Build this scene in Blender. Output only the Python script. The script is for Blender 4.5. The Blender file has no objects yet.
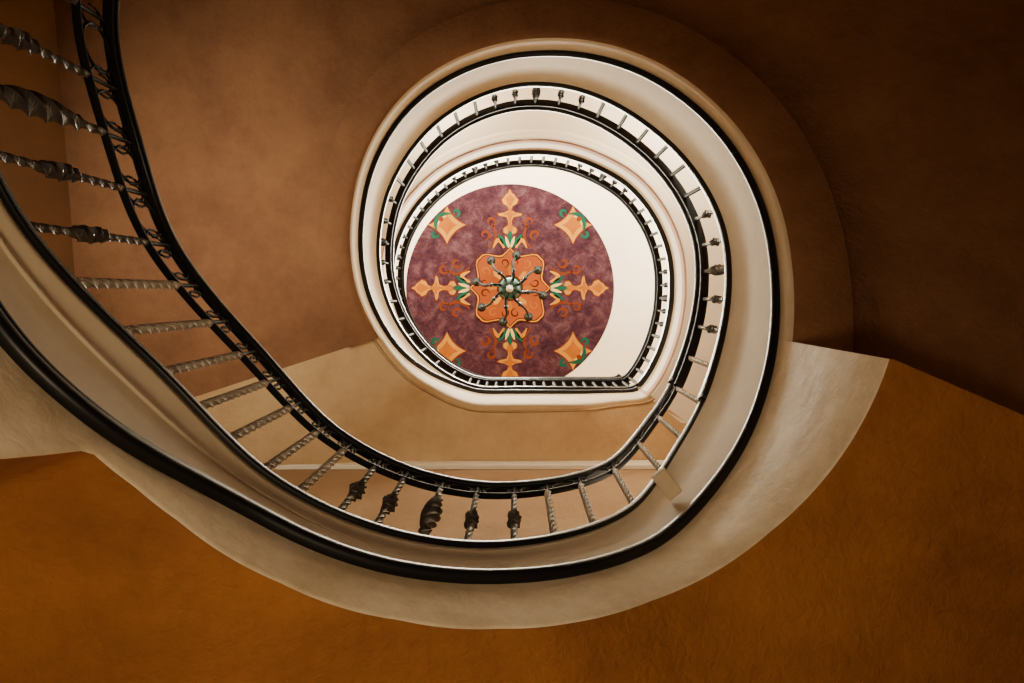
import bpy, math, random
import numpy as np
from mathutils import Vector
random.seed(4)
F=700.0; EYE=1.5
XW,XE,YN,YS=-4.4,4.4,-3.6,1.83
CEIL=13.5
COL=bpy.context.scene.collection
# ---------------------------------------------------------------- materials
def nodes(name):
    m=bpy.data.materials.new(name); m.use_nodes=True
    nt=m.node_tree; b=nt.nodes['Principled BSDF']; return m,nt,b
def plaster(name,c1,c2,scale=1.2,bump=0.15,rough=0.75,bscale=14,lo=0.32,hi=0.7):
    m,nt,b=nodes(name)
    tc=nt.nodes.new('ShaderNodeTexCoord')
    n=nt.nodes.new('ShaderNodeTexNoise'); n.inputs['Scale'].default_value=scale; n.inputs['Detail'].default_value=12; n.inputs['Roughness'].default_value=0.74
    r=nt.nodes.new('ShaderNodeValToRGB'); r.color_ramp.elements[0].position=lo; r.color_ramp.elements[1].position=hi
    r.color_ramp.elements[0].color=(*c1,1); r.color_ramp.elements[1].color=(*c2,1)
    n2=nt.nodes.new('ShaderNodeTexNoise'); n2.inputs['Scale'].default_value=bscale; n2.inputs['Detail'].default_value=9; n2.inputs['Roughness'].default_value=0.62; n2.inputs['Distortion'].default_value=0.6
    bp=nt.nodes.new('ShaderNodeBump'); bp.inputs['Strength'].default_value=bump; bp.inputs['Distance'].default_value=0.03
    nt.links.new(tc.outputs['Object'],n.inputs['Vector']); nt.links.new(tc.outputs['Object'],n2.inputs['Vector'])
    nt.links.new(n.outputs['Fac'],r.inputs['Fac']); nt.links.new(r.outputs['Color'],b.inputs['Base Color'])
    nt.links.new(n2.outputs['Fac'],bp.inputs['Height']); nt.links.new(bp.outputs['Normal'],b.inputs['Normal'])
    b.inputs['Roughness'].default_value=rough
    return m
def plain(name,c,rough=0.5,metal=0.0,noise=0.12,em=0,scale=25):
    m,nt,b=nodes(name)
    n=nt.nodes.new('ShaderNodeTexNoise'); n.inputs['Scale'].default_value=scale
    mx=nt.nodes.new('ShaderNodeMix'); mx.data_type='RGBA'
    mx.inputs[6].default_value=(*[x*(1-noise) for x in c],1); mx.inputs[7].default_value=(*[min(1,x*(1+noise)) for x in c],1)
    nt.links.new(n.outputs['Fac'],mx.inputs[0]); nt.links.new(mx.outputs[2],b.inputs['Base Color'])
    b.inputs['Roughness'].default_value=rough; b.inputs['Metallic'].default_value=metal
    if em:
        b.inputs['Emission Color'].default_value=(*c,1); b.inputs['Emission Strength'].default_value=em
    return m
def spec(m,v): m.node_tree.nodes['Principled BSDF'].inputs['Specular IOR Level'].default_value=v; return m
M_cream=plaster('cream_plaster',(0.60,0.48,0.31),(0.72,0.60,0.42),1.8,0.06,0.75,8,0.34,0.66)
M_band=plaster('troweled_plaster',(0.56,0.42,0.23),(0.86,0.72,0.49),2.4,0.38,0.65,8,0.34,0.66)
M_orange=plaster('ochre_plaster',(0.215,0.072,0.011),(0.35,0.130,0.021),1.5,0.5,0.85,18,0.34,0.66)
M_brown=plaster('shaded_umber_plaster',(0.190,0.078,0.030),(0.30,0.138,0.054),1.5,0.5,0.85,18,0.34,0.66)  # same soffit paint as the ochre, with shade put into the colour
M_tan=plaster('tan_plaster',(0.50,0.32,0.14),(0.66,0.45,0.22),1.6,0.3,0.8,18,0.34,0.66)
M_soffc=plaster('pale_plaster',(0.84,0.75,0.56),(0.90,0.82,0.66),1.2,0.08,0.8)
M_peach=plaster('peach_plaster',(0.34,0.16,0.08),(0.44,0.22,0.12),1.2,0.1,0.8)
M_wall=plaster('wall_plaster',(0.32,0.19,0.09),(0.42,0.26,0.13),1.3,0.25,0.85)
M_floor=plaster('terracotta_floor',(0.34,0.18,0.08),(0.46,0.26,0.13),2,0.1,0.5)
M_black=spec(plain('black_enamel',(0.005,0.005,0.006),0.38,0.0),0.3)
M_iron=plain('pewter_iron',(0.34,0.30,0.24),0.5,0.15,0.55)
M_dark=plain('dark_iron',(0.055,0.048,0.045),0.42,0.15,0.5)
M_deep=spec(plain('blackened_iron',(0.006,0.006,0.006),0.6,0.0,0.3),0.12)
M_ceil=plaster('ceiling_cream',(0.86,0.78,0.60),(0.92,0.85,0.68),0.8,0.06,0.85)
M_trim=plaster('trim_cream',(0.84,0.74,0.54),(0.90,0.82,0.64),2,0.1,0.6)

def mesh(name,V,Fc,mats,midx=None,parent=None,smooth=True):
    me=bpy.data.meshes.new(name); me.from_pydata([tuple(v) for v in V],[],Fc)
    for m in mats: me.materials.append(m)
    if midx is not None:
        for p,i in zip(me.polygons,midx): p.material_index=i
    if smooth:
        for p in me.polygons: p.use_smooth=True
    me.update()
    o=bpy.data.objects.new(name,me); COL.objects.link(o)
    if parent: o.parent=parent
    return o
def empty(name,loc=(0,0,0)):
    e=bpy.data.objects.new(name,None); e.empty_display_size=0.2; e.location=loc; COL.objects.link(e); return e

# ---------------------------------------------------------------- stair tables: image angle (deg), image-pixel radii about the zenith, heights above eye
Zt=[(240,1.88),(207,2.0),(190,2.15),(181,2.4),(170,2.58),(150,2.65),(137,2.72),(120,2.8),(100,2.92),(80,3.1),(70,3.3),(60,3.6),(41,4.4),(30,4.75),(10,5.1),(-7,5.4),(-23,5.8),(-45,6.35),(-70,6.8),(-90,7.1),(-110,7.4),(-135,7.75),(-160,8.0),(-185,8.2),(-210,8.35),(-232,8.4),(-322,8.4),(-350,8.65),(-400,9.0),(-450,9.4),(-500,9.9),(-545,10.3),(-590,10.6),(-700,10.6)]
St=[(240,950),(213,740),(207,668),(201,605),(195,560),(189.7,522),(181.3,450),(174.4,402),(167.3,366),(160,344),(153,329),(145,316),(137.3,302),(128.7,289),(120.8,279),(110.7,269),(100.8,262),(90,256),(80.7,253),(71,252),(60.7,250),(54,240),(47,230),(41,225),(30.5,220),(20,216),(10,215.5),(2,217),(-6.5,219),(-14,221.5),(-22,222),(-37,220),(-51,217.5),(-65,217),(-77,216),(-90,211),(-102,202),(-115,191),(-123,183),(-132,174),(-142,165),(-152,155),(-163,146),(-175,137),(-188,128),(-203,119.5),(-218,113),(-232,108.5),(-242,106),(-252,103.2)]
for k in range(-256,-322,-3): St.append((k,98/math.sin(math.radians(k))))
St+=[(-322,157),(-333,157),(-346,157),(-361,158),(-375,160.5),(-389,160),(-403,158),(-416,152),(-432,147),(-446,142),(-465,137.5),(-481,135.5),(-498,133),(-513,130.5),(-527,127),(-543,122),(-558,116),(-575,109),(-590,103.5),(-604,100.3)]
for k in range(-612,-684,-4): St.append((k,94/math.sin(math.radians(k))))
Mt=[(240,1080),(207,760),(195,640),(189.7,595),(181,555),(174,518),(168,475),(161.7,437),(155,401),(147.8,362),(138,341),(125,319),(108.6,299),(98,291),(89,287),(73,288),(60,290),(49.5,285),(36,277),(23,271),(12,267),(1.5,263.5),(-9,263),(-20,264),(-31,264),(-43,262),(-56,258.5),(-68,253),(-78,246.5),(-90,239),(-101,232),(-112,223),(-123,212),(-134,198),(-145,183),(-156,170),(-168,158.5),(-181,148),(-196,136),(-213,127),(-225,122),(-233,118.8)]
Bt=[(240,1500),(190,900),(174,760),(168,680),(164,600),(161.5,520),(160,453),(153,425),(146,405),(129,371),(109.5,345),(92.6,334),(80,333),(66,335),(43,348),(24,366),(10,379)]
def interp(T,a):
    T=sorted(T); return np.interp(a,[t[0] for t in T],[t[1] for t in T])
STEP=1.0
A=np.arange(238,-683,-STEP)
def smooth(y,s):
    k=int(3*s); x=np.arange(-k,k+1); w=np.exp(-x*x/(2*s*s)); w/=w.sum()
    yp=np.concatenate([y[0]+(y[0]-y[1])*np.arange(k,0,-1),y,y[-1]+(y[-1]-y[-2])*np.arange(1,k+1)])
    return np.convolve(yp,w,'valid')
zs=smooth(interp(Zt,A),7)
rs0=interp(St,A); rs=smooth(rs0,3.5)
soft=smooth(rs0,1.5)
lin=np.array([1.0 if (-325<a<-262 or a<-616) else 0.0 for a in A]); lin=smooth(lin,5)
rs=rs*(1-lin)+soft*lin
R=rs*zs/F
rm_a=smooth(interp(Mt,A),3.5)
q=np.where(A>-310,1.098,1.055)
qm=np.where(A>-233,rm_a/rs,q); qm=smooth(qm,5.0)
rm=rs*qm
zm=R*F/rm
rb1=smooth(interp(Bt,A),0.6)
qb=smooth(np.where(A>-225,1.045,np.where(A>-318,1.03,1.02)),4)
rb2=rm*qb
zb_low=R*F/np.maximum(rb1,rm*1.03)
zb_up=R*F/rb2
dirs=[(math.cos(math.radians(a)),math.sin(math.radians(a))) for a in A]
def box_hit(px,py,dx,dy):
    t=1e9
    if dx>1e-6: t=min(t,(XE-px)/dx)
    if dx<-1e-6: t=min(t,(XW-px)/dx)
    if dy>1e-6: t=min(t,(YS-py)/dy)
    if dy<-1e-6: t=min(t,(YN-py)/dy)
    return px+dx*t,py+dy*t
def wp(i,off,z): return (dirs[i][0]*(R[i]+off),dirs[i][1]*(R[i]+off),z+EYE)

stair=empty('spiral_staircase')
def strip(name,idx,cols,matfn,mats):
    V=[];Fc=[];mi=[]
    n=None
    for k,i in enumerate(idx):
        c=cols(i); n=len(c); V+=c
        if k:
            for j in range(n-1):
                a=(k-1)*n+j; Fc.append((a,a+1,a+n+1,a+n)); mi.append(matfn(j,i))
    return mesh(name,V,Fc,mats,mi,stair)
LB=-198
iL=[i for i in range(len(A)) if A[i]>=10]
iU=[i for i in range(len(A)) if A[i]<=10 and A[i]>=LB]
iP=[i for i in range(len(A)) if A[i]<=LB and A[i]>=-323]
iT=[i for i in range(len(A)) if A[i]<=-322]
def fascia(i):
    return [wp(i,0.10,zs[i]+0.0),wp(i,-0.015,zs[i]+0.0),wp(i,-0.015,zs[i]-0.05),wp(i,0.0,zs[i]-0.06),wp(i,0.0,(zs[i]-0.06)*0.5+zm[i]*0.5),wp(i,0,zm[i])]
strip('stringer_lower',iL,fascia,lambda j,i:0,[M_cream])
strip('stringer_middle',iU+iP[1:],fascia,lambda j,i:0,[M_cream])
strip('stringer_upper',iT,fascia,lambda j,i:0,[M_cream])
def lowcols(i):
    a=A[i]; ex=8.7*max(0,1-(a-10)/30.0)
    z=zb_low[i]; px,py,_=wp(i,0.03,0)
    ao=math.radians(a+ex)
    ox,oy=box_hit(0,0,math.cos(ao),math.sin(ao))
    pts=[wp(i,0.0,zm[i]),wp(i,0.0,zm[i]*0.5+z*0.5),wp(i,0.0,z+0.02),wp(i,0.008,z+0.004),wp(i,0.03,z)]
    for t in (0.1,0.3,0.6,1.0):
        pts.append((px+(ox-px)*t,py+(oy-py)*t,z+EYE))
    return pts
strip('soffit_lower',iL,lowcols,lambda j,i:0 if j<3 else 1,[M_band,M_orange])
def upcols(i,off=0.34,dz=0.05):
    z=zb_up[i]
    px,py,_=wp(i,off+0.02,0); ox,oy=box_hit(0,0,*dirs[i])
    pts=[wp(i,0.0,zm[i]),wp(i,0.0,z+0.04),wp(i,0.012,z-0.02),wp(i,0.05,z-dz+0.003),wp(i,0.09,z-dz),wp(i,off,z-dz),wp(i,off+0.012,z-dz+0.012),wp(i,off+0.02,z)]
    for t in (0.15,0.4,0.7,1.0): pts.append((px+(ox-px)*t,py+(oy-py)*t,z+EYE))
    return pts
strip('soffit_middle',iU,upcols,lambda j,i:0 if j<2 else 1,[M_cream,M_brown])  # cream-to-brown split paints in the light fading over the rounded edge
iX=[i for i in range(len(A)) if 10<=A[i]<=26]
def infill(i):
    px,py,_=wp(i,0.05,0); ox,oy=box_hit(0,0,*dirs[i]); return [(px,py,zb_up[i]+EYE),(ox,oy,zb_up[i]+EYE)]
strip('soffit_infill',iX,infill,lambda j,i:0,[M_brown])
strip('soffit_landing',iP,lambda i:upcols(i,0.06,0.01),lambda j,i:0 if j<2 else 1,[M_cream,M_tan])
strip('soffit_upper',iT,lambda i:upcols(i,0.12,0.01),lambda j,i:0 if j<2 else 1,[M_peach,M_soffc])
i0=iL[-1]; c=lowcols(i0)
V=[c[4],c[-1],(c[-1][0],c[-1][1],zs[i0]+EYE),(c[4][0],c[4][1],zs[i0]+EYE)]
mesh('soffit_return',V,[(0,1,2,3)],[M_band],None,stair,False)
# -- treads
V=[];Fc=[]
def add_tread(i1,i2,z):
    idx=list(range(i1,i2+1)); b=len(V)
    for i in idx:
        V.append(wp(i,0.05,z-EYE)); ox,oy=box_hit(0,0,*dirs[i]); V.append((ox,oy,z))
    for k in range(len(idx)-1): Fc.append((b+2*k,b+2*k+2,b+2*k+3,b+2*k+1))
prev=None; i=0
while i<len(A)-1:
    j=min(i+8,len(A)-1); z=min(zs[i],zs[j])-0.015+EYE
    add_tread(i,j,z)
    if prev is not None:
        b=len(V); ox,oy=box_hit(0,0,*dirs[i])
        V+= [wp(i,0.05,prev-EYE),(ox,oy,prev),(ox,oy,z),wp(i,0.05,z-EYE)]; Fc.append((b,b+1,b+2,b+3))
    prev=z; i=j
mesh('treads',V,Fc,[M_floor],None,stair,False)
def boxmesh(name,cx,cy,cz,sx,sy,sz,rot,mat,parent,bev=0.01):
    V=[];c,s=math.cos(rot),math.sin(rot)
    for z in (-1,1):
        for x,y in ((-1,-1),(1,-1),(1,1),(-1,1)):
            X,Y=x*sx/2,y*sy/2; V.append((cx+X*c-Y*s,cy+X*s+Y*c,cz+z*sz/2))
    o=mesh(name,V,[(3,2,1,0),(4,5,6,7),(0,1,5,4),(1,2,6,5),(2,3,7,6),(3,0,4,7)],[mat],None,parent,False)
    if bev:
        m=o.modifiers.new('b','BEVEL'); m.width=bev; m.segments=3
    return o
boxmesh('landing_nosing',0.775,0.975,3.58+EYE,0.15,0.085,0.05,math.radians(52),M_cream,stair)
# ---------------------------------------------------------------- sweeps along the stair
def frames(pts):
    P=np.array(pts); T=np.gradient(P,axis=0); out=[]
    for t in T:
        h=np.array([t[0],t[1],0]); h/= (np.linalg.norm(h)+1e-9)
        o=np.array([-h[1],h[0],0])
        tt=t/np.linalg.norm(t); up=np.cross(tt,o); 
        if up[2]<0: up=-up
        out.append((o,up,tt))
    return P,out
def sweep(pts,prof,V,Fc):
    P,fr=frames(pts); n=len(prof); b=len(V)
    for p,(o,up,t) in zip(P,fr):
        for (x,y) in prof: V.append(tuple(p+o*x+up*y))
    for k in range(len(P)-1):
        for j in range(n):
            a=b+k*n+j; a2=b+k*n+(j+1)%n; Fc.append((a,a2,a2+n,a+n))
    Fc.append(tuple(b+j for j in range(n))); Fc.append(tuple(b+(len(P)-1)*n+j for j in reversed(range(n))))
def rr(w,h,r,k=3):
    pts=[]
    for cx,cy,a0 in ((w/2-r,h/2-r,0),(-w/2+r,h/2-r,90),(-w/2+r,-h/2+r,180),(w/2-r,-h/2+r,270)):
        for s in range(k+1):
            a=math.radians(a0+90*s/k); pts.append((cx+r*math.cos(a),cy+r*math.sin(a)))
    return pts
rail=empty('stair_railing')
ALL=range(len(A))
LO=[i for i in ALL if A[i]>=30]; UP=[i for i in ALL if A[i]<=30]
H1=0.80
# rail head is a little taller on the first flight where the scroll frieze is open
h2=0.97+0.07*np.clip((A-120)/60.0,0,1)
V=[];Fc=[]; sweep([wp(i,0,zs[i]+h2[i]) for i in LO],rr(0.062,0.045,0.018),V,Fc); sweep([wp(i,0,zs[i]+h2[i]) for i in UP],rr(0.085,0.055,0.02),V,Fc); mesh('handrail',V,Fc,[M_black],None,rail)
def line(off,dz,idx=ALL): return [wp(i,off,zs[i]+dz) for i in idx]
V=[];Fc=[]; sweep(line(0.0,H1,LO),rr(0.034,0.016,0.005),V,Fc); sweep(line(0.0,H1,UP),rr(0.075,0.03,0.008),V,Fc); sweep([wp(i,0,zs[i]+h2[i]-0.03) for i in ALL],rr(0.035,0.014,0.004),V,Fc); mesh('sub_rail',V,Fc,[M_deep],None,rail)
V=[];Fc=[]; sweep(line(-0.012,0.012,LO),rr(0.05,0.036,0.01),V,Fc); sweep(line(-0.02,0.012,UP),rr(0.07,0.06,0.012),V,Fc); sweep(line(-0.02,-0.01,[i for i in ALL if A[i]<-322]),rr(0.08,0.11,0.012),V,Fc); mesh('shoe_rail',V,Fc,[M_black],None,rail)
V=[];Fc=[]; 
for off,dz,w,h in ((-0.02,0.0,0.055,0.05),(-0.012,0.055,0.03,0.03)):
    pts=[]
    for i in ALL:
        if A[i]<-322: break
        f=min(1,max(0,(-200-A[i])/45.0)); f=f*f*(3-2*f)*0.72
        pts.append(wp(i,off,zm[i]*(1-f)+zs[i]*f+dz))
    sweep(pts,rr(w,h,min(w,h)*0.4),V,Fc)
mesh('stringer_moulding',V,Fc,[M_black],None,stair)
V=[];Fc=[]; sweep([wp(i,0.008-0.012*min(1,(A[i]-120)/40.0),zs[i]*0.62+zm[i]*0.38) for i in iL if A[i]>120],rr(0.016,0.012,0.005),V,Fc); mesh('stringer_bead',V,Fc,[M_cream],None,stair)
# ---------------------------------------------------------------- balusters
def baluster(V,Fc,base,h,kind,ph):
    x,y,z=base
    segs=56
    rings=[]
    for k in range(segs+1):
        t=k/segs; r=0.0190; tw=t*math.pi*6+ph
        if kind=='k':
            tw=t*math.pi*6
            r=0.0155
            r+=0.006*math.exp(-((t-0.5)/0.09)**2)
            r+=0.020*math.exp(-((t-0.47)/0.020)**2)+0.016*math.exp(-((t-0.53)/0.020)**2)+0.013*math.exp(-((t-0.40)/0.016)**2)+0.013*math.exp(-((t-0.60)/0.016)**2)
        if kind=='b':
            tw=t*math.pi*4.5
            r=0.0165
            if 0.24<t<0.76: r+=0.027*math.sin((t-0.24)/0.52*math.pi)**0.7
            r+=0.015*math.exp(-((t-0.22)/0.018)**2)+0.015*math.exp(-((t-0.78)/0.018)**2)
        rings.append((t,r,tw))
    b=len(V); n=8
    for t,r,tw in rings:
        for j in range(n):
            a=tw+2*math.pi*j/n; rad=r*(1.0 if j%2==0 else 0.68)*1.12
            V.append((x+rad*math.cos(a),y+rad*math.sin(a),z+h*t))
    for k in range(segs):
        for j in range(n):
            Fc.append((b+k*n+j,b+k*n+(j+1)%n,b+(k+1)*n+(j+1)%n,b+(k+1)*n+j))
angs=[213.5,207,201.3,194.9,187.8,181.3,174.4,167.3,160.1,152.9,144.8,137.3,128.7,120.8,110.7,100.8,90.2,80.7,71.1,60.7,50.5,40.9,30.5,20.4,10.4,1.8,-6.5,-14.3,-22.3,-29.6,-37,-44,-51,-58,-65,-71,-77,-84,-90,-96,-102,-108.5,-115,-122,-129,-136,-143,-151,-159,-167,-175,-184,-193,-202,-212,-222,-233]
kinds={213.5:'k',207:'k',201.3:'b',194.9:'k',187.8:'k',128.7:'k',120.8:'k',110.7:'b',100.8:'k',90.2:'k',10.4:'k',1.8:'k',-6.5:'b',-14.3:'k',-22.3:'k',-71:'k',-77:'k',-84:'b',-90:'k',-96:'k',-143:'k',-151:'k',-159:'b',-167:'k',-175:'k'}
a=-243; c=0
while a>-325:
    angs.append(a); s=math.sin(math.radians(a)); a-=max(3.0,6.0*s*s); 
a=-328
while a>-600:
    angs.append(a); c+=1; m=c%11
    if m in(5,6,8,9): kinds[a]='k'
    if m==7: kinds[a]='b'
    a-=5.0
while a>-680:
    angs.append(a); s=math.sin(math.radians(a)); a-=max(2.0,5.5*s*s)
Va=[];Fa=[];Vb=[];Fb=[];Vd=[];Fd=[]
def pos(a):
    k=np.clip((238-a)/STEP,0,len(A)-1.001); i=int(k); f=k-i
    p=np.array(wp(i,0,zs[i])); q2=np.array(wp(i+1,0,zs[i+1])); return p*(1-f)+q2*f
for a in angs:
    kd=kinds.get(a,'p')
    if a<-25: baluster(Vd,Fd,pos(a),H1,kd,0)
    elif kd=='p': baluster(Va,Fa,pos(a),H1,kd,0)
    else: baluster(Vb,Fb,pos(a),H1,kd,0)
mesh('twisted_balusters',Va,Fa,[M_iron],None,rail,False)
mesh('knuckle_balusters',Vb,Fb,[M_dark],None,rail,False)
mesh('upper_balusters',Vd,Fd,[M_deep],None,rail,True)
def tube(path,r,V,Fc,n=6,closed=False):
    P=[Vector(p) for p in path]; b=len(V); m=len(P)
    for k in range(m):
        if closed: t=P[(k+1)%m]-P[k-1]
        else: t=P[min(k+1,m-1)]-P[max(k-1,0)]
        t.normalize(); ref=Vector((0,0,1)) if abs(t.z)<0.95 else Vector((1,0,0))
        o=t.cross(ref).normalized(); u2=t.cross(o)
        for j in range(n):
            an=2*math.pi*j/n; V.append(tuple(P[k]+(o*math.cos(an)+u2*math.sin(an))*r))
    for k in range(m if closed else m-1):
        for j in range(n):
            a0=b+k*n+j; a1=b+k*n+(j+1)%n; b0=b+((k+1)%m)*n+j; b1=b+((k+1)%m)*n+(j+1)%n; Fc.append((a0,a1,b1,b0))
V=[];Fc=[]
U=np.array([0,0,1.0])
def hh(a): return 0.97+0.07*min(1,max(0,(a-120)/60.0))
for k in range(len(angs)-1):
    aa=angs[k]
    p0=pos(aa); p1=pos(angs[k+1]); d=p1-p0; L=np.linalg.norm(d[:2])
    if L<0.05: continue
    t=d/L; top=hh(aa)-0.035; zc=(H1+top)/2; hr=(top-H1)/2-0.006
    mid=(p0+p1)/2+U*zc
    if aa>30:
        rx=min(0.34*L,0.10)
        tube([mid+t*rx*math.cos(s*math.pi/12)+U*hr*math.sin(s*math.pi/12) for s in range(24)],0.0075,V,Fc,6,True)
        for sgn in (-1,1):
            ctr=mid+t*sgn*(L*0.5-0.005); rad=hr*0.92
            path=[]
            for s in range(15):
                th=math.radians(-100+s/14*290); r2=rad*(1-0.45*s/14)
                path.append(ctr-t*(sgn*r2*math.cos(th))*0.75+U*r2*math.sin(th))
            tube(path,0.006,V,Fc,5)
    else:
        for sgn in (-1,1):
            ctr=mid+t*sgn*L*0.24; rad=0.058
            path=[]
            for s in range(15):
                th=math.radians(s/14*400); rr_=rad*(1-0.5*s/14)
                path.append(ctr+t*(sgn*rr_*math.cos(th))*min(1.3,L/0.17)+U*rr_*math.sin(th)*sgn)
            tube(path,0.016,V,Fc,5)
    path=[p0+np.array([0,0,H1+0.005+s*(top-H1)/4]) for s in range(5)]
    tube(path,0.010,V,Fc,6)
mesh('scrollwork',V,Fc,[M_deep],None,rail)

# ---------------------------------------------------------------- room shell
def quad(name,pts,mat):
    return mesh(name,pts,[(0,1,2,3)],[mat],None,None,False)
TOP=CEIL+EYE
quad('floor',[(XW,YN,0),(XE,YN,0),(XE,YS,0),(XW,YS,0)],M_floor)
quad('ceiling',[(XW,YN,TOP),(XW,YS,TOP),(XE,YS,TOP),(XE,YN,TOP)],M_ceil)
quad('wall_west',[(XW,YN,0),(XW,YS,0),(XW,YS,TOP),(XW,YN,TOP)],M_wall)
quad('wall_east',[(XE,YN,0),(XE,YS,0),(XE,YS,TOP),(XE,YN,TOP)],M_wall)
quad('wall_north',[(XW,YN,0),(XE,YN,0),(XE,YN,TOP),(XW,YN,TOP)],M_wall)
quad('wall_south',[(XW,YS,0),(XE,YS,0),(XE,YS,TOP),(XW,YS,TOP)],M_wall)
boxmesh('trim_1',0,YS-0.025,7.36+EYE,8.8,0.05,0.22,0,M_trim,None,0.01)

# ---------------------------------------------------------------- painted ceiling medallion
K=CEIL/F
m,nt,b=nodes('mauve_fresco')
tc=nt.nodes.new('ShaderNodeTexCoord')
n=nt.nodes.new('ShaderNodeTexNoise'); n.inputs['Scale'].default_value=3.2; n.inputs['Detail'].default_value=12; n.inputs['Roughness'].default_value=0.82; n.inputs['Distortion'].default_value=0.4
r=nt.nodes.new('ShaderNodeValToRGB'); r.color_ramp.elements[0].position=0.37; r.color_ramp.elements[0].color=(0.018,0.006,0.013,1)
r.color_ramp.elements[1].position=0.66; r.color_ramp.elements[1].color=(0.120,0.058,0.066,1)
e=r.color_ramp.elements.new(0.5); e.color=(0.050,0.016,0.023,1)
nt.links.new(tc.outputs['Object'],n.inputs['Vector']); nt.links.new(n.outputs['Fac'],r.inputs['Fac']); nt.links.new(r.outputs['Color'],b.inputs['Base Color']); b.inputs['Roughness'].default_value=0.9; b.inputs['Specular IOR Level'].default_value=0.1
M_mauve=m
def paint(*a): return spec(plain(*a),0.1)
G=paint('gold_paint',(0.28,0.085,0.006),0.9,0,0.3); GY=paint('yellow_paint',(0.40,0.170,0.015),0.9,0,0.4,0,5); OR=paint('orange_paint',(0.22,0.048,0.009),0.9,0,0.5,0,6)
RD=paint('red_paint',(0.06,0.006,0.003),0.9,0,0.2); TE=paint('teal_paint',(0.006,0.065,0.038),0.9,0,0.3); CR=paint('ivory_paint',(0.55,0.40,0.14),0.9,0,0.1); BR=paint('russet_paint',(0.125,0.024,0.006),0.9,0,0.2)
PM=[M_mauve,G,GY,OR,RD,TE,CR,BR]
MC=(-5*K,-5*K)
LZ=0.0012
mv=[];mf=[];mm=[]
def poly(pts,layer,mi):
    b=len(mv); cx=sum(p[0] for p in pts)/len(pts); cy=sum(p[1] for p in pts)/len(pts)
    z=-0.004-LZ*layer
    mv.append((cx*K,cy*K,z)); 
    for p in pts: mv.append((p[0]*K,p[1]*K,z))
    for k in range(len(pts)): mf.append((b,b+1+k,b+1+(k+1)%len(pts))); mm.append(mi)
def ribbon(pts,w,layer,mi):
    b=len(mv); z=-0.004-LZ*layer; n=len(pts)
    for k in range(n):
        a0=pts[max(k-1,0)];a1=pts[min(k+1,n-1)]; dx,dy=a1[0]-a0[0],a1[1]-a0[1]; l=math.hypot(dx,dy)+1e-9
        ww=w*(0.25+0.75*math.sin(math.pi*min(1,(k+1)/n)))
        ox,oy=-dy/l*ww/2,dx/l*ww/2
        mv.append(((pts[k][0]+ox)*K,(pts[k][1]+oy)*K,z)); mv.append(((pts[k][0]-ox)*K,(pts[k][1]-oy)*K,z))
    for k in range(n-1): mf.append((b+2*k,b+2*k+1,b+2*k+3,b+2*k+2)); mm.append(mi)
def bstrip(prof,T,layer,mi):
    b=len(mv); z=-0.004-LZ*layer
    for r0,w in prof:
        for s in (-1,1):
            x,y=T(r0,s*w); mv.append((x*K,y*K,z))
    for k in range(len(prof)-1): mf.append((b+2*k,b+2*k+1,b+2*k+3,b+2*k+2)); mm.append(mi)
poly([(104*math.cos(t*math.pi/64),104*math.sin(t*math.pi/64)) for t in range(128)],0,0)
def dens(prof,n=5):
    out=[]
    for k in range(len(prof)-1):
        for s in range(n):
            f=s/n; f2=(1-math.cos(f*math.pi))/2; out.append((prof[k][0]*(1-f)+prof[k+1][0]*f,prof[k][1]*(1-f2)+prof[k+1][1]*f2))
    out.append(prof[-1]); return out
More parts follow.
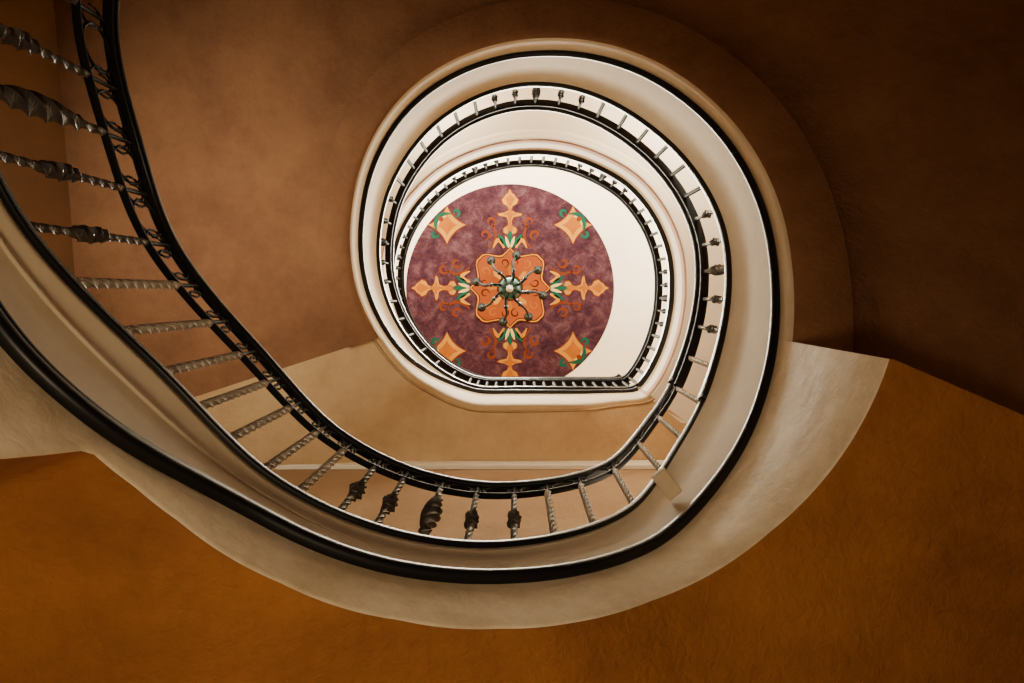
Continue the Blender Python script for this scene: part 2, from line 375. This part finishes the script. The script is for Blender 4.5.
for d in range(4):
    ca,sa=math.cos(d*math.pi/2),math.sin(d*math.pi/2)
    T=lambda r0,w,ca=ca,sa=sa:(r0*ca-w*sa,r0*sa+w*ca)
    arm=dens([(99,0),(96,1.2),(92,5.0),(88,8),(85,7),(81,2.0),(78,1.2),(76,4),(74,12),(72.5,11),(70.5,3),(66,1.5),(63,2),(59,6.5),(56,6.5),(53,2),(50,1.5),(42,1.5)])
    bstrip([(r0,w*1.08+0.9) for r0,w in arm],T,2,7)
    bstrip(arm,T,3,2)
    bstrip(dens([(95,0),(89,4.8),(85,2.6),(81,0.5),(76,2.0),(74,7),(72,2),(66,0.6),(60,3.5),(56,1.8),(52,0)]),T,4,1)
    for s in (-1,1):
        ribbon([T(41+t*1.25, s*(2+t*1.0)) for t in range(11)],4.6,5,5)
        ribbon([T(40+t*1.3, s*(0.5+0.45*t)) for t in range(10)],3.2,6,6)
        ribbon([T(40+8*math.sin(t/12*math.pi),s*(6+t*0.9)) for t in range(13)],4.2,5,2)
        for (rc,wc,rad,turn) in ((66,19,5.0,0.9),(53,25,5.0,0.9)):
            sp=[]
            for t in range(26):
                th=t/25*turn*2*math.pi; rr0=rad*(1-0.5*t/25)
                sp.append(T(rc-rr0*math.cos(th),s*(wc-rr0*math.sin(th))))
            ribbon(sp,2.8,1,7)
        ribbon([T(40+t*1.9,s*(21-5*math.sin(t/12*math.pi)-t*0.3)) for t in range(14)],3.0,1,7)
    bstrip(dens([(58,0),(54,2.4),(50,1.8),(40,0)]),T,7,5)
    sx=1 if d in (0,3) else -1; sy=1 if d in (0,1) else -1
    S=lambda x,y,sx=sx,sy=sy:(sx*x,sy*y)
    def star(rad,c0x,ex=3.2,o=0.0):
        pts=[]
        for k in range(72):
            th=k/72*2*math.pi; c0,s0=math.cos(th),math.sin(th)
            dx,dy=math.cos(th)*o,math.sin(th)*o
            pts.append(S(c0x+rad*math.copysign(abs(c0)**ex,c0)+dx,c0x+rad*math.copysign(abs(s0)**ex,s0)+dy))
        return pts
    poly(star(17,63,3.0,3.0),2,7); poly(star(16.5,63,3.0,2.0),3,2); poly(star(10.5,63,3.0,0.9),4,1)
    ribbon([S(63+11.5*math.cos(math.radians(a0)),63+11.5*math.sin(math.radians(a0))) for a0 in range(-25,116,8)],4.4,5,5)
    ribbon([S(63+8.6*math.cos(math.radians(a0)),63+8.6*math.sin(math.radians(a0))) for a0 in range(-5,96,8)],1.6,6,6)
    for s in (0,1):
        sp=[]
        for t in range(18):
            th=t/17*1.6*math.pi; rr0=4.0*(1-0.6*t/17); x,y=75-rr0*math.cos(th),54-rr0*math.sin(th)
            sp.append(S(x,y) if s else S(y,x))
        ribbon(sp,3.2,5,5)
    poly([S(69+2.6*math.cos(k*math.pi/6),69+2.6*math.sin(k*math.pi/6)) for k in range(12)],7,7)
def quat(s,ins=0):
    P=[(0,44),(6,40),(13,37),(20,37.5),(28,41),(34,45),(40,47.5),(45,47)]
    pts=[]
    for k in range(8):
        base=k*45
        rng=P if k%2==0 else [(45-a,r0) for a,r0 in reversed(P)]
        for t in range(15):
            ang=t/15*45
            rr0=np.interp(ang,[p[0] for p in rng],[p[1] for p in rng])
            th=math.radians(base+ang); pts.append([rr0*s-ins,th])
    return [(r0*math.cos(th),r0*math.sin(th)) for r0,th in pts]
poly(quat(0.94),8,4); poly(quat(0.94,1.1),9,2); poly(quat(0.94,2.6),10,4); poly(quat(0.94,3.6),11,3)
for d in range(8):
    a0=d*math.pi/4
    T=lambda r0,w,ca=math.cos(a0),sa=math.sin(a0):(r0*ca-w*sa,r0*sa+w*ca)
    for s in (-1,1):
        sp=[]
        for t in range(22):
            th=t/21*1.8*math.pi; rr0=4.6*(1-0.6*t/21); sp.append(T((29 if d%2 else 25)-rr0*math.cos(th),s*(5.4-rr0*math.sin(th))))
        ribbon(sp,1.5,12,4 if d%2==0 else 1)
    bstrip(dens([(24,0),(20,2.4),(15,1.6),(10,0)]),T,13,2 if d%2 else 1)
poly([(13*math.cos(t*math.pi/24),13*math.sin(t*math.pi/24)) for t in range(48)],14,4)
poly([(11.5*math.cos(t*math.pi/24),11.5*math.sin(t*math.pi/24)) for t in range(48)],15,5)
med=mesh('ceiling_medallion',mv,mf,PM,mm,None,False); med.location=(MC[0],MC[1],TOP)

# ---------------------------------------------------------------- chandelier
M_verd=spec(plain('verdigris_bronze',(0.005,0.012,0.009),0.5,0.0,0.5),0.25); M_teal=plain('teal_glass',(0.012,0.085,0.06),0.4,0.0,0.3)
M_pearl=plain('pearl_glass',(0.60,0.55,0.42),0.3,0,0.05)
CH=empty('chandelier',(-0.085,-0.07,11.3+EYE))
def lathe(name,prof,mat,parent,loc=(0,0,0),n=20):
    V=[];Fc=[]
    for r0,z in prof:
        for j in range(n): V.append((loc[0]+r0*math.cos(2*math.pi*j/n),loc[1]+r0*math.sin(2*math.pi*j/n),loc[2]+z))
    for k in range(len(prof)-1):
        for j in range(n): Fc.append((k*n+j,k*n+(j+1)%n,(k+1)*n+(j+1)%n,(k+1)*n+j))
    Fc.append(tuple(range(n))); Fc.append(tuple((len(prof)-1)*n+j for j in range(n)))
    return mesh(name,V,Fc,[mat],None,parent)
lathe('finial',[(0.002,-0.30),(0.04,-0.285),(0.058,-0.24),(0.04,-0.195),(0.02,-0.18)],M_pearl,CH)
lathe('bowl',[(0.02,-0.18),(0.09,-0.165),(0.15,-0.12),(0.175,-0.05),(0.16,-0.03),(0.05,0.0),(0.04,0.12),(0.09,0.2),(0.05,0.28),(0.02,0.34)],M_teal,CH)
lathe('stem',[(0.016,0.3),(0.016,0.9),(0.03,0.92),(0.016,0.94),(0.016,2.1),(0.09,2.14),(0.12,2.19)],M_verd,CH)
V=[];Fc=[];Vc=[];Fc2=[];Vk=[];Fk=[]
for k in range(8):
    a=2*math.pi*k/8+0.2; ca,sa=math.cos(a),math.sin(a)
    path=[]
    for s in range(17):
        t=s/16; rr0=0.05+0.50*t; z=-0.02-0.16*math.sin(t*math.pi*1.15)+0.04*t
        w=0.03*math.sin(t*math.pi*2); path.append((ca*rr0-sa*w,sa*rr0+ca*w,z))
    tube(path,0.019,V,Fc,6)
    path=[(ca*(0.28+0.07*math.cos(t*0.4)),sa*(0.28+0.07*math.cos(t*0.4)),0.02+0.07*math.sin(t*0.4)) for t in range(16)]
    tube(path,0.012,V,Fc,6)
    tube([(ca*rb,sa*rb,zb) for rb,zb in ((0.03,-0.19),(0.09,-0.175),(0.155,-0.13),(0.185,-0.05))],0.010,V,Fc,5)
    x,y,z=ca*0.55,sa*0.55,0.09
    def ring(VV,FF,prof,x=x,y=y,z=z,n=10):
        b=len(VV)
        for r0,dz in prof:
            for j in range(n): VV.append((x+r0*math.cos(2*math.pi*j/n),y+r0*math.sin(2*math.pi*j/n),z+dz))
        for kk in range(len(prof)-1):
            for j in range(n): FF.append((b+kk*n+j,b+kk*n+(j+1)%n,b+(kk+1)*n+(j+1)%n,b+(kk+1)*n+j))
        FF.append(tuple(b+j for j in range(n)))
    ring(Vc,Fc2,[(0.012,-0.09),(0.03,-0.07),(0.02,-0.04),(0.055,0.0),(0.075,0.015)])
    ring(Vk,Fk,[(0.02,0.0),(0.02,0.12),(0.024,0.15),(0.012,0.19),(0.003,0.21)])
    ring(Vc,Fc2,[(0.008,-0.24),(0.028,-0.225),(0.036,-0.2),(0.012,-0.17)],x=ca*0.3,y=sa*0.3,z=0.02)
mesh('arms',V,Fc,[M_verd],None,CH); mesh('cups',Vc,Fc2,[M_verd],None,CH); mesh('candles',Vk,Fk,[M_pearl],None,CH)

# ---------------------------------------------------------------- lights
def area(name,loc,target,sx,sy,e,col,spread=180):
    l=bpy.data.lights.new(name,'AREA'); l.shape='RECTANGLE'; l.size=sx; l.size_y=sy; l.energy=e; l.color=col; l.spread=math.radians(spread)
    o=bpy.data.objects.new(name,l); COL.objects.link(o); o.location=loc
    o.rotation_euler=(Vector(target)-Vector(loc)).to_track_quat('-Z','Y').to_euler(); return o
def point(name,loc,e,col,r=0.15):
    l=bpy.data.lights.new(name,'POINT'); l.energy=e; l.color=col; l.shadow_soft_size=r
    o=bpy.data.objects.new(name,l); COL.objects.link(o); o.location=loc; return o
def spot(name,loc,target,e,col,ang,r=0.3,blend=0.5):
    l=bpy.data.lights.new(name,'SPOT'); l.energy=e; l.color=col; l.spot_size=math.radians(ang); l.spot_blend=blend; l.shadow_soft_size=r
    o=bpy.data.objects.new(name,l); COL.objects.link(o); o.location=loc
    o.rotation_euler=(Vector(target)-Vector(loc)).to_track_quat('-Z','Y').to_euler(); return o
WARM=(1,0.90,0.70)
area('top_fill_north',(0,YN+0.1,12.0+EYE),(0,0,12.6+EYE),5,1.6,850,WARM)  # added area light, no window here; evens out the ceiling
area('top_fill_east',(XE-0.1,-0.8,12.0+EYE),(0,0,12.4+EYE),3,1.6,540,WARM)  # unseen fill added on the east side for ceiling and medallion
area('top_fill_west',(XW+0.1,-0.8,12.0+EYE),(0,0,12.4+EYE),3,1.6,540,WARM)  # matching unseen fill added on the west side
spot('well_fill_down',(-0.1,-0.3,12.9+EYE),(0,-0.1,0),3000,WARM,70,0.6)  # added spot down the well for the stringers; ceiling has no skylight
point('soffit_fill',(1.9,-2.4,7.5+EYE),260,WARM,0.15)  # added light hidden above the middle flight, brightens the upper soffit
point('soffit_fill_b',(-1.4,-2.6,8.3+EYE),200,WARM,0.15)  # second hidden light added for the pale upper soffit
point('landing_fill',(1.6,1.55,5.0+EYE),42,(1,0.84,0.60),0.12)  # added out of sight behind the lower flight, lights the landing soffit
area('low_fill_north',(-2.2,YN+0.1,0.8+EYE),(-0.8,1.5,2.6+EYE),2.4,2.0,50,(1,0.88,0.70),110)  # unseen area light added for the south band and wall, no window
spot('floor_fill_up',(-0.3,0.6,0.3),(-0.2,0.95,4.5),230,(1,0.78,0.50),118,0.3,1.0)  # spot added below the view to lift ochre soffit and plaster band
point('floor_fill',(-2.0,0.6,0.6),16,(1,0.80,0.55),0.3)  # out-of-view point light added to brighten the soffits from below
area('left_soffit_fill',(XW+0.1,-0.6,4.0+EYE),(-2.4,-0.1,7.5+EYE),2.0,1.6,75,(1,0.90,0.72),100)  # unseen area light added and aimed at the left soffit
w=bpy.data.worlds.new('world'); bpy.context.scene.world=w; w.use_nodes=True
w.node_tree.nodes['Background'].inputs[0].default_value=(0.5,0.5,0.5,1); w.node_tree.nodes['Background'].inputs[1].default_value=0.1
# ---------------------------------------------------------------- camera
cd=bpy.data.cameras.new('camera'); cd.sensor_width=36; cd.lens=F/1024*36; cd.shift_x=-3/1024; cd.shift_y=-48.5/1024
cam=bpy.data.objects.new('camera',cd); COL.objects.link(cam); cam.location=(0,0,EYE); cam.rotation_euler=(math.pi,0,0)
bpy.context.scene.camera=cam
